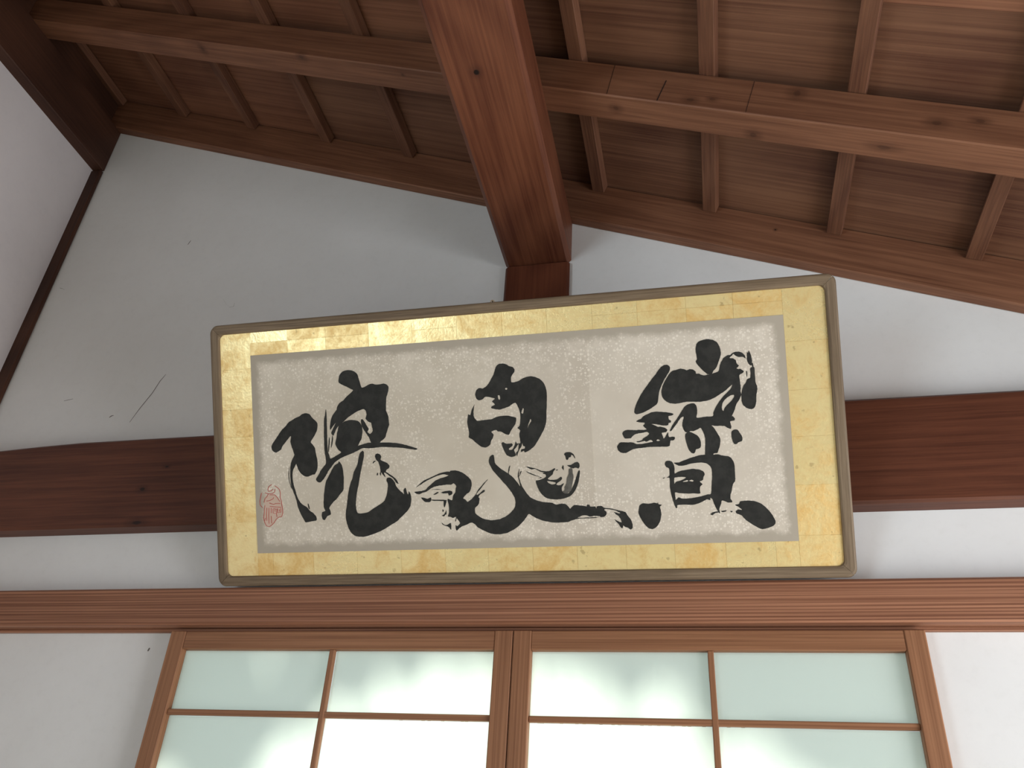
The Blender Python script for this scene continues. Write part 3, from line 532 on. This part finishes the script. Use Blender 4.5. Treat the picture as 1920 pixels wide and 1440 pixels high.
"three":[[[[10389,3733],[10415,3831],[10461,3937],[10527,4053],[10591,4148],[10656,4233],[10740,4337],[10825,4441],[10909,4535],[10973,4620],[11046,4694],[11116,4727],[11174,4725],[11225,4687],[11232,4637],[11214,4584],[11171,4518],[11129,4461],[11080,4385],[11036,4299],[10986,4193],[10956,4106],[10940,4008],[10919,3910],[10877,3854],[10775,3790],[10674,3737],[10564,3693],[10444,3670],[10401,3692]]],[[[11012,4152],[11043,4259],[11093,4355],[11147,4440],[11210,4525],[11272,4580],[11351,4600],[11449,4623],[11544,4601],[11590,4579],[11659,4599],[11725,4587],[11780,4536],[11787,4492],[11844,4488],[11899,4460],[11964,4441],[12032,4454],[12105,4456],[12143,4472],[12243,4497],[12282,4539],[12300,4626],[12329,4700],[12384,4784],[12473,4847],[12534,4849],[12585,4883],[12648,4910],[12732,4908],[12803,4874],[12847,4815],[12855,4751],[12809,4786],[12713,4793],[12654,4822],[12608,4869],[12569,4828],[12518,4787],[12602,4769],[12648,4728],[12667,4651],[12707,4611],[12686,4575],[12654,4552],[12696,4530],[12732,4534],[12801,4479],[12774,4437],[12705,4398],[12709,4272],[12716,4134],[12705,4034],[12719,3971],[12664,3861],[12597,3765],[12553,3642],[12483,3508],[12501,3517],[12545,3466],[12533,3418],[12447,3404],[12453,3345],[12462,3277],[12446,3239],[12391,3261],[12328,3303],[12225,3318],[12130,3319],[12046,3338],[12091,3287],[12133,3207],[12167,3147],[12200,3077],[12214,2999],[12193,2893],[12164,2808],[12131,2736],[12045,2721],[12032,2668],[11885,2675],[11876,2821],[11889,2956],[11891,3063],[11865,3182],[11811,3292],[11747,3270],[11659,3231],[11582,3235],[11552,3212],[11485,3216],[11441,3281],[11418,3371],[11433,3458],[11459,3555],[11410,3548],[11358,3492],[11274,3378],[11165,3256],[11147,3277],[11186,3354],[11260,3458],[11344,3571],[11418,3675],[11482,3769],[11552,3819],[11650,3843],[11707,3835],[11742,3794],[11761,3714],[11756,3627],[11735,3530],[11801,3521],[11878,3532],[11974,3536],[12088,3540],[12102,3617],[12136,3693],[12188,3777],[12251,3861],[12343,3968],[12447,4062],[12505,4122],[12541,4201],[12502,4172],[12387,4079],[12273,4010],[12133,3931],[11983,3883],[11822,3867],[11674,3876],[11556,3883],[11440,3870],[11314,3853],[11227,3863],[11151,3887],[11077,3941],[11028,4013],[11010,4083]],[[12562,3974],[12559,3930],[12506,3858],[12416,3776],[12350,3704],[12316,3637],[12293,3670],[12292,3745],[12322,3831],[12400,3915],[12489,3966]]],[[[11809,5028],[11835,5140],[11907,5205],[11994,5224],[12081,5234],[12190,5209],[12273,5152],[12322,5054],[12345,4938],[12337,4851],[12303,4765],[12267,4679],[12225,4593],[12159,4522],[12118,4455],[12032,4461],[11951,4536],[11882,4616],[11825,4696],[11798,4761],[11826,4810],[11819,4900]]],[[[12895,4893],[12917,4866],[12932,4915],[12960,4869],[12978,4780],[12990,4692],[12965,4593],[12919,4621],[12888,4699],[12888,4787]]],[[[13023,4552],[13031,4401],[13031,4226],[13056,4150],[13057,4062],[13030,3927],[13021,3790],[12977,3681],[12915,3644],[12820,3671],[12741,3744],[12716,3833],[12718,3946],[12738,4070],[12781,4167],[12834,4239],[12862,4300],[12923,4321],[12943,4432],[12943,4532]]],[[[12855,4475],[12870,4462],[12865,4349],[12852,4375]]],[[[12976,4605],[12996,4654],[13013,4577],[12997,4528],[12985,4567]]],[[[10425,3506],[10475,3548],[10524,3561],[10583,3618],[10673,3657],[10763,3693],[10867,3707],[11000,3691],[11102,3678],[11195,3656],[11233,3642],[11244,3622],[11207,3600],[11136,3588],[11133,3544],[11143,3511],[11180,3485],[11170,3446],[11130,3440],[11112,3393],[11052,3384],[10974,3396],[10865,3422],[10755,3436],[10824,3404],[10893,3365],[10948,3366],[11026,3342],[11071,3315],[11091,3278],[11059,3244],[11011,3235],[10963,3225],[10983,3160],[10995,3104],[11028,3126],[11067,3188],[11102,3234],[11106,3170],[11119,3129],[11178,3134],[11233,3128],[11242,3091],[11212,3053],[11149,3048],[11130,2993],[11114,2930],[11023,2919],[10913,2924],[10755,2927],[10636,2929],[10517,2919],[10372,2909],[10275,2882],[10176,2830],[10103,2821],[10032,2841],[9978,2896],[9962,2961],[9977,3001],[10029,3059],[10101,3063],[10205,3054],[10277,3055],[10340,3039],[10394,3009],[10522,3007],[10642,3025],[10755,3043],[10717,3085],[10653,3064],[10604,3051],[10573,3068],[10444,3042],[10398,3061],[10519,3087],[10545,3126],[10627,3170],[10677,3208],[10683,3239],[10641,3266],[10561,3254],[10457,3243],[10375,3223],[10317,3185],[10283,3147],[10234,3141],[10154,3145],[10124,3179],[10100,3245],[10106,3285],[10149,3319],[10222,3335],[10318,3326],[10413,3317],[10461,3323],[10557,3314],[10637,3326],[10592,3372],[10567,3414],[10596,3437],[10598,3473],[10503,3486]],[[10835,3063],[10868,3090],[10914,3068],[10881,3049]]],[[[11484,3191],[11553,3222],[11637,3193],[11729,3130],[11777,3059],[11795,2971],[11785,2884],[11739,2842],[11681,2830],[11658,2773],[11628,2743],[11581,2757],[11528,2828],[11496,2927],[11474,3035],[11466,3133]]],[[[12461,3180],[12520,3221],[12585,3217],[12628,3152],[12669,3073],[12679,3015],[12662,2967],[12595,2942],[12536,2901],[12495,2917],[12467,2986],[12453,3064]]],[[[11188,2557],[11298,2562],[11421,2608],[11544,2648],[11665,2678],[11766,2704],[11865,2709],[11878,2759],[12065,2751],[12042,2701],[12141,2702],[12237,2672],[12353,2652],[12419,2604],[12462,2521],[12476,2431],[12474,2330],[12476,2210],[12465,2110],[12422,2052],[12392,1963],[12377,1883],[12348,1814],[12343,1734],[12378,1673],[12366,1649],[12279,1652],[12165,1700],[12140,1631],[12094,1512],[12108,1427],[12079,1433],[12044,1504],[11993,1626],[11960,1728],[11923,1764],[11910,1714],[11842,1732],[11761,1694],[11649,1647],[11529,1626],[11360,1632],[11210,1627],[11196,1571],[11166,1567],[11132,1665],[11100,1798],[11079,1930],[11067,2063],[11072,2226],[11007,2238],[11070,2277],[11081,2368],[11070,2440],[11012,2473],[10990,2535],[11009,2595],[11061,2611],[11130,2595],[11175,2537],[11195,2434],[11188,2323],[11266,2360],[11387,2386],[11568,2408],[11726,2387],[11812,2338],[11833,2276],[11805,2227],[11785,2157],[11719,2124],[11770,2067],[11722,2018],[11707,1938],[11708,1867],[11574,1872],[11415,1873],[11266,1888],[11172,1907],[11175,1795],[11177,1744],[11241,1798],[11309,1770],[11448,1765],[11588,1781],[11708,1802],[11789,1819],[11869,1841],[11928,1844],[11953,1929],[11968,2079],[11987,2230],[11987,2381],[11957,2453],[11892,2511],[11805,2535],[11656,2536],[11536,2521],[11434,2495],[11314,2485],[11235,2514]],[[11177,2221],[11238,2239],[11358,2240],[11427,2222],[11314,2165],[11212,2144],[11169,2100]],[[11352,2133],[11433,2166],[11473,2159],[11451,2135]],[[11492,2148],[11533,2172],[11582,2155],[11571,2130]]],[[[10926,2237],[10967,2245],[10966,2230],[10931,2223]]],[[[10363,1586],[10384,1654],[10464,1695],[10582,1679],[10703,1699],[10770,1685],[10788,1710],[10794,1667],[10869,1647],[10824,1606],[10837,1537],[10844,1434],[10814,1299],[10739,1181],[10633,1119],[10533,1153],[10438,1275],[10370,1415],[10346,1501]]],[[[12430,1596],[12513,1610],[12549,1667],[12664,1677],[12825,1666],[12967,1611],[13089,1499],[13177,1380],[13234,1262],[13248,1195],[13209,1130],[13093,1083],[12963,1057],[12884,1089],[12776,1158],[12637,1263],[12546,1366],[12451,1410],[12437,1453],[12489,1493],[12570,1482],[12508,1543]]],[[[11900,1411],[11961,1451],[12077,1467],[12093,1447],[12009,1432],[11940,1384]]],[[[12127,1471],[12243,1484],[12225,1456],[12158,1448]]],[[[12324,1465],[12373,1463],[12346,1430]]]],
"grey":[[[[8850,2523],[8925,2529],[8928,2427],[8942,2335],[8893,2126],[8869,2035],[8753,1966],[8681,2014],[8721,2059],[8724,2114],[8766,2195],[8792,2323],[8835,2413]]]],
"seal_lines":[[[1511,2449],[1432,2399],[1404,2341],[1414,2282],[1491,2291],[1545,2336]],[[1586,2417],[1661,2367],[1710,2318],[1732,2236],[1721,2119],[1749,2037],[1759,1955],[1774,1861],[1775,1744],[1746,1663],[1656,1643],[1604,1609],[1536,1518],[1469,1462],[1404,1423],[1328,1448],[1280,1549],[1259,1643],[1283,1759],[1294,1876],[1310,1946]],[[1232,2254],[1203,2161],[1179,2056],[1182,1962],[1243,1890]],[[1596,2334],[1580,2265],[1527,2231],[1411,2224],[1322,2251]],[[1411,2224],[1370,2155],[1317,2110],[1287,2017]],[[1449,2199],[1577,2195],[1651,2122],[1711,2026]],[[1353,2050],[1443,2059],[1535,2102],[1549,2137]],[[1428,2001],[1542,1962],[1594,1983],[1721,1979]],[[1437,1918],[1565,1903],[1743,1885]],[[1359,1886],[1340,1734],[1346,1570]],[[1416,1884],[1402,1697],[1400,1499]],[[1474,1882],[1469,1754]],[[1466,1684],[1471,1508]],[[1524,1857],[1520,1752],[1609,1738],[1626,1842],[1537,1863]],[[1640,1865],[1635,1760],[1725,1769],[1729,1862]],[[1609,1738],[1618,1656]],[[1690,1840],[1687,1782]],[[1575,1844],[1573,1785]],[[1310,1641],[1294,1572]]],
"seal_fill":[[[1319,2157],[1449,2199],[1603,2194],[1699,2050],[1746,1955],[1771,1803],[1753,1675],[1656,1649],[1536,1530],[1417,1440],[1328,1465],[1288,1572],[1283,1759],[1298,1970]]]}
def smooth(loop, k=4):
    """closed Catmull-Rom through the traced points, in metres"""
    P = [(a * 1e-4, b * 1e-4) for a, b in loop]; n = len(P); out = []
    for i in range(n):
        p0, p1, p2, p3 = P[i - 1], P[i], P[(i + 1) % n], P[(i + 2) % n]
        for j in range(k):
            s = j / k
            def cr(q):
                a, b, c_, d = p0[q], p1[q], p2[q], p3[q]
                m1, m2 = (c_ - a) * 0.38, (d - b) * 0.38
                return (2*s**3 - 3*s**2 + 1) * b + (s**3 - 2*s**2 + s) * m1 + (-2*s**3 + 3*s**2) * c_ + (s**3 - s**2) * m2
            out.append((cr(0) + random.uniform(-1, 1) * 0.00028, cr(1) + random.uniform(-1, 1) * 0.00028))
    return out
def ink_mesh(name, shapes, mat, parent, h0=0.0052):
    bm = bmesh.new()
    for q, loops_ in enumerate(shapes):
        L3 = [[Vector((u, v, 0)) for u, v in smooth(l)] for l in loops_]
        flat = [p for l in L3 for p in l]
        h = h0 - 0.00004 * (q % 5)
        vs_ = [bm.verts.new((p.x, h, p.y)) for p in flat]
        for tri in tessellate_polygon(L3):
            try: bm.faces.new([vs_[i] for i in tri])
            except ValueError: pass
        k = 0
        vb = [bm.verts.new((p.x, 0.0057, p.y)) for p in flat]
        for l in L3:
            n_ = len(l)
            for i in range(n_):
                a, b = k + i, k + (i + 1) % n_
                bm.faces.new((vs_[a], vs_[b], vb[b], vb[a]))
            k += n_
    me = bpy.data.meshes.new(name); bm.to_mesh(me); bm.free()
    return mesh_obj(name, me, mat, parent)
for key in ('one', 'two', 'three'): ink_mesh('ink_character', INK[key], M_ink, pa)
ink_mesh('thin_ink_stroke', INK['grey'], M_grey, pa, 0.0049)
def strokes(name, lines, wd, mat, parent, h):
    bm = bmesh.new()
    for l in lines:
        P = [Vector((a * 1e-4, b * 1e-4)) for a, b in l]; prev = None
        for i, p in enumerate(P):
            d = (P[min(i + 1, len(P) - 1)] - P[max(i - 1, 0)]); d.normalize(); nn = Vector((-d.y, d.x)) * wd
            cur = [bm.verts.new((p.x + nn.x, h, p.y + nn.y)), bm.verts.new((p.x - nn.x, h, p.y - nn.y))]
            cur += [bm.verts.new((p.x + nn.x, 0.0057, p.y + nn.y)), bm.verts.new((p.x - nn.x, 0.0057, p.y - nn.y))]
            if prev:
                bm.faces.new((prev[0], cur[0], cur[1], prev[1])); bm.faces.new((prev[0], prev[2], cur[2], cur[0])); bm.faces.new((prev[1], cur[1], cur[3], prev[3]))
            prev = cur
    me = bpy.data.meshes.new(name); bm.to_mesh(me); bm.free()
    return mesh_obj(name, me, mat, parent)
ink_mesh('seal_ground', [INK['seal_fill']], M_pink, pa, 0.0053)
strokes('seal_stamp', INK['seal_lines'], 0.0007, M_red, pa, 0.0050)

# hanging cord: a small knot at the back of the top rail and a strand up to the post
def tube(name, pts, r, mat, parent=None):
    cu = bpy.data.curves.new(name, 'CURVE'); cu.dimensions = '3D'; cu.bevel_depth = r; cu.bevel_resolution = 2
    sp = cu.splines.new('POLY'); sp.points.add(len(pts) - 1)
    for p, q in zip(sp.points, pts): p.co = (*q, 1)
    o = bpy.data.objects.new(name, cu)
    dg = bpy.context.evaluated_depsgraph_get(); C.objects.link(o); dg.update()
    me = bpy.data.meshes.new_from_object(o.evaluated_get(dg)); bpy.data.objects.remove(o)
    return mesh_obj(name, me, mat, parent)
ring = [(0.722 + 0.0045 * math.cos(a), 0.030, FH + 0.0035 + 0.0045 * math.sin(a)) for a in [i / 12 * 2 * math.pi for i in range(13)]]
tube('hanging_ring', ring, 0.0013, M_cord, fr)
tube('hanging_cord', [(0.722, 0.030, FH + 0.006), (0.7215, 0.10, FH - 0.02), (0.721, 0.22, FH - 0.07), (0.721, 0.318, FH - 0.112)], 0.0016, M_cord, fr)

# ------------------------------------------------------------------ unseen shrub added outside, its clumps placed to shape the sun patches on the screens
M_leaf = simple('shrub_leaf', (70, 104, 52), 0.6).m
M_stem = simple('shrub_stem', (84, 66, 50), 0.8).m
SHADE = [(-1.0812, 1.5668, 0.099), (-1.0153, 1.6684, 0.088), (-0.9125, 1.7392, 0.083), (-0.7897, 1.7816, 0.072), (-0.6666, 1.8179, 0.068), (-0.5442, 1.8527, 0.066), (-0.4458, 1.8646, 0.066), (-0.3363, 1.8597, 0.064), (-0.253, 1.8423, 0.068), (-0.1614, 1.7809, 0.066), (-0.0597, 1.8168, 0.066), (0.0185, 1.7557, 0.068), (0.021, 1.717, 0.068), (0.0861, 1.7408, 0.072), (0.1537, 1.6959, 0.072), (0.2183, 1.653, 0.083), (0.3143, 1.6458, 0.099), (-1.1162, 1.7975, 0.11), (-0.9404, 1.8728, 0.088), (-0.7579, 1.9099, 0.088), (-0.5659, 1.9463, 0.088), (-0.3768, 1.9567, 0.088), (-0.1944, 1.9184, 0.088), (-0.0215, 1.9054, 0.088), (0.1367, 1.8264, 0.099), (0.2838, 1.7638, 0.121), (0.3937, 1.7151, 0.132), (-1.2104, 1.688, 0.121)]        # where each clump's shade falls on the screens: x, z, radius
sh = empty('shade_shrub', (-0.3, 1.05, 0.0))
tag(sh, 'unseen leafy green shrub added outside to shade the frosted screens', 'shrub')
def clump(cx_, cy_, cz_, r):
    bm = bmesh.new()
    bmesh.ops.create_icosphere(bm, subdivisions=3, radius=r)
    for v in bm.verts: v.co *= random.uniform(0.86, 1.06)
    me = bm_mesh(bm, 'shade_foliage'); o = mesh_obj('shade_foliage', me, M_leaf, sh); o.location = Vector((cx_, cy_, cz_)) - sh.location
for x, z, r in SHADE:
    t_ = random.uniform(1.30, 1.45)
    p = Vector((x, -0.02, z)) - SUN * t_
    clump(p.x, p.y, p.z, r)
    tube('stem', [(p.x - sh.location.x, p.y - sh.location.y, p.z), ((p.x + 0.3) * 0.4, 0.25, 1.0), (0, 0, 0)], 0.006, M_stem, sh)
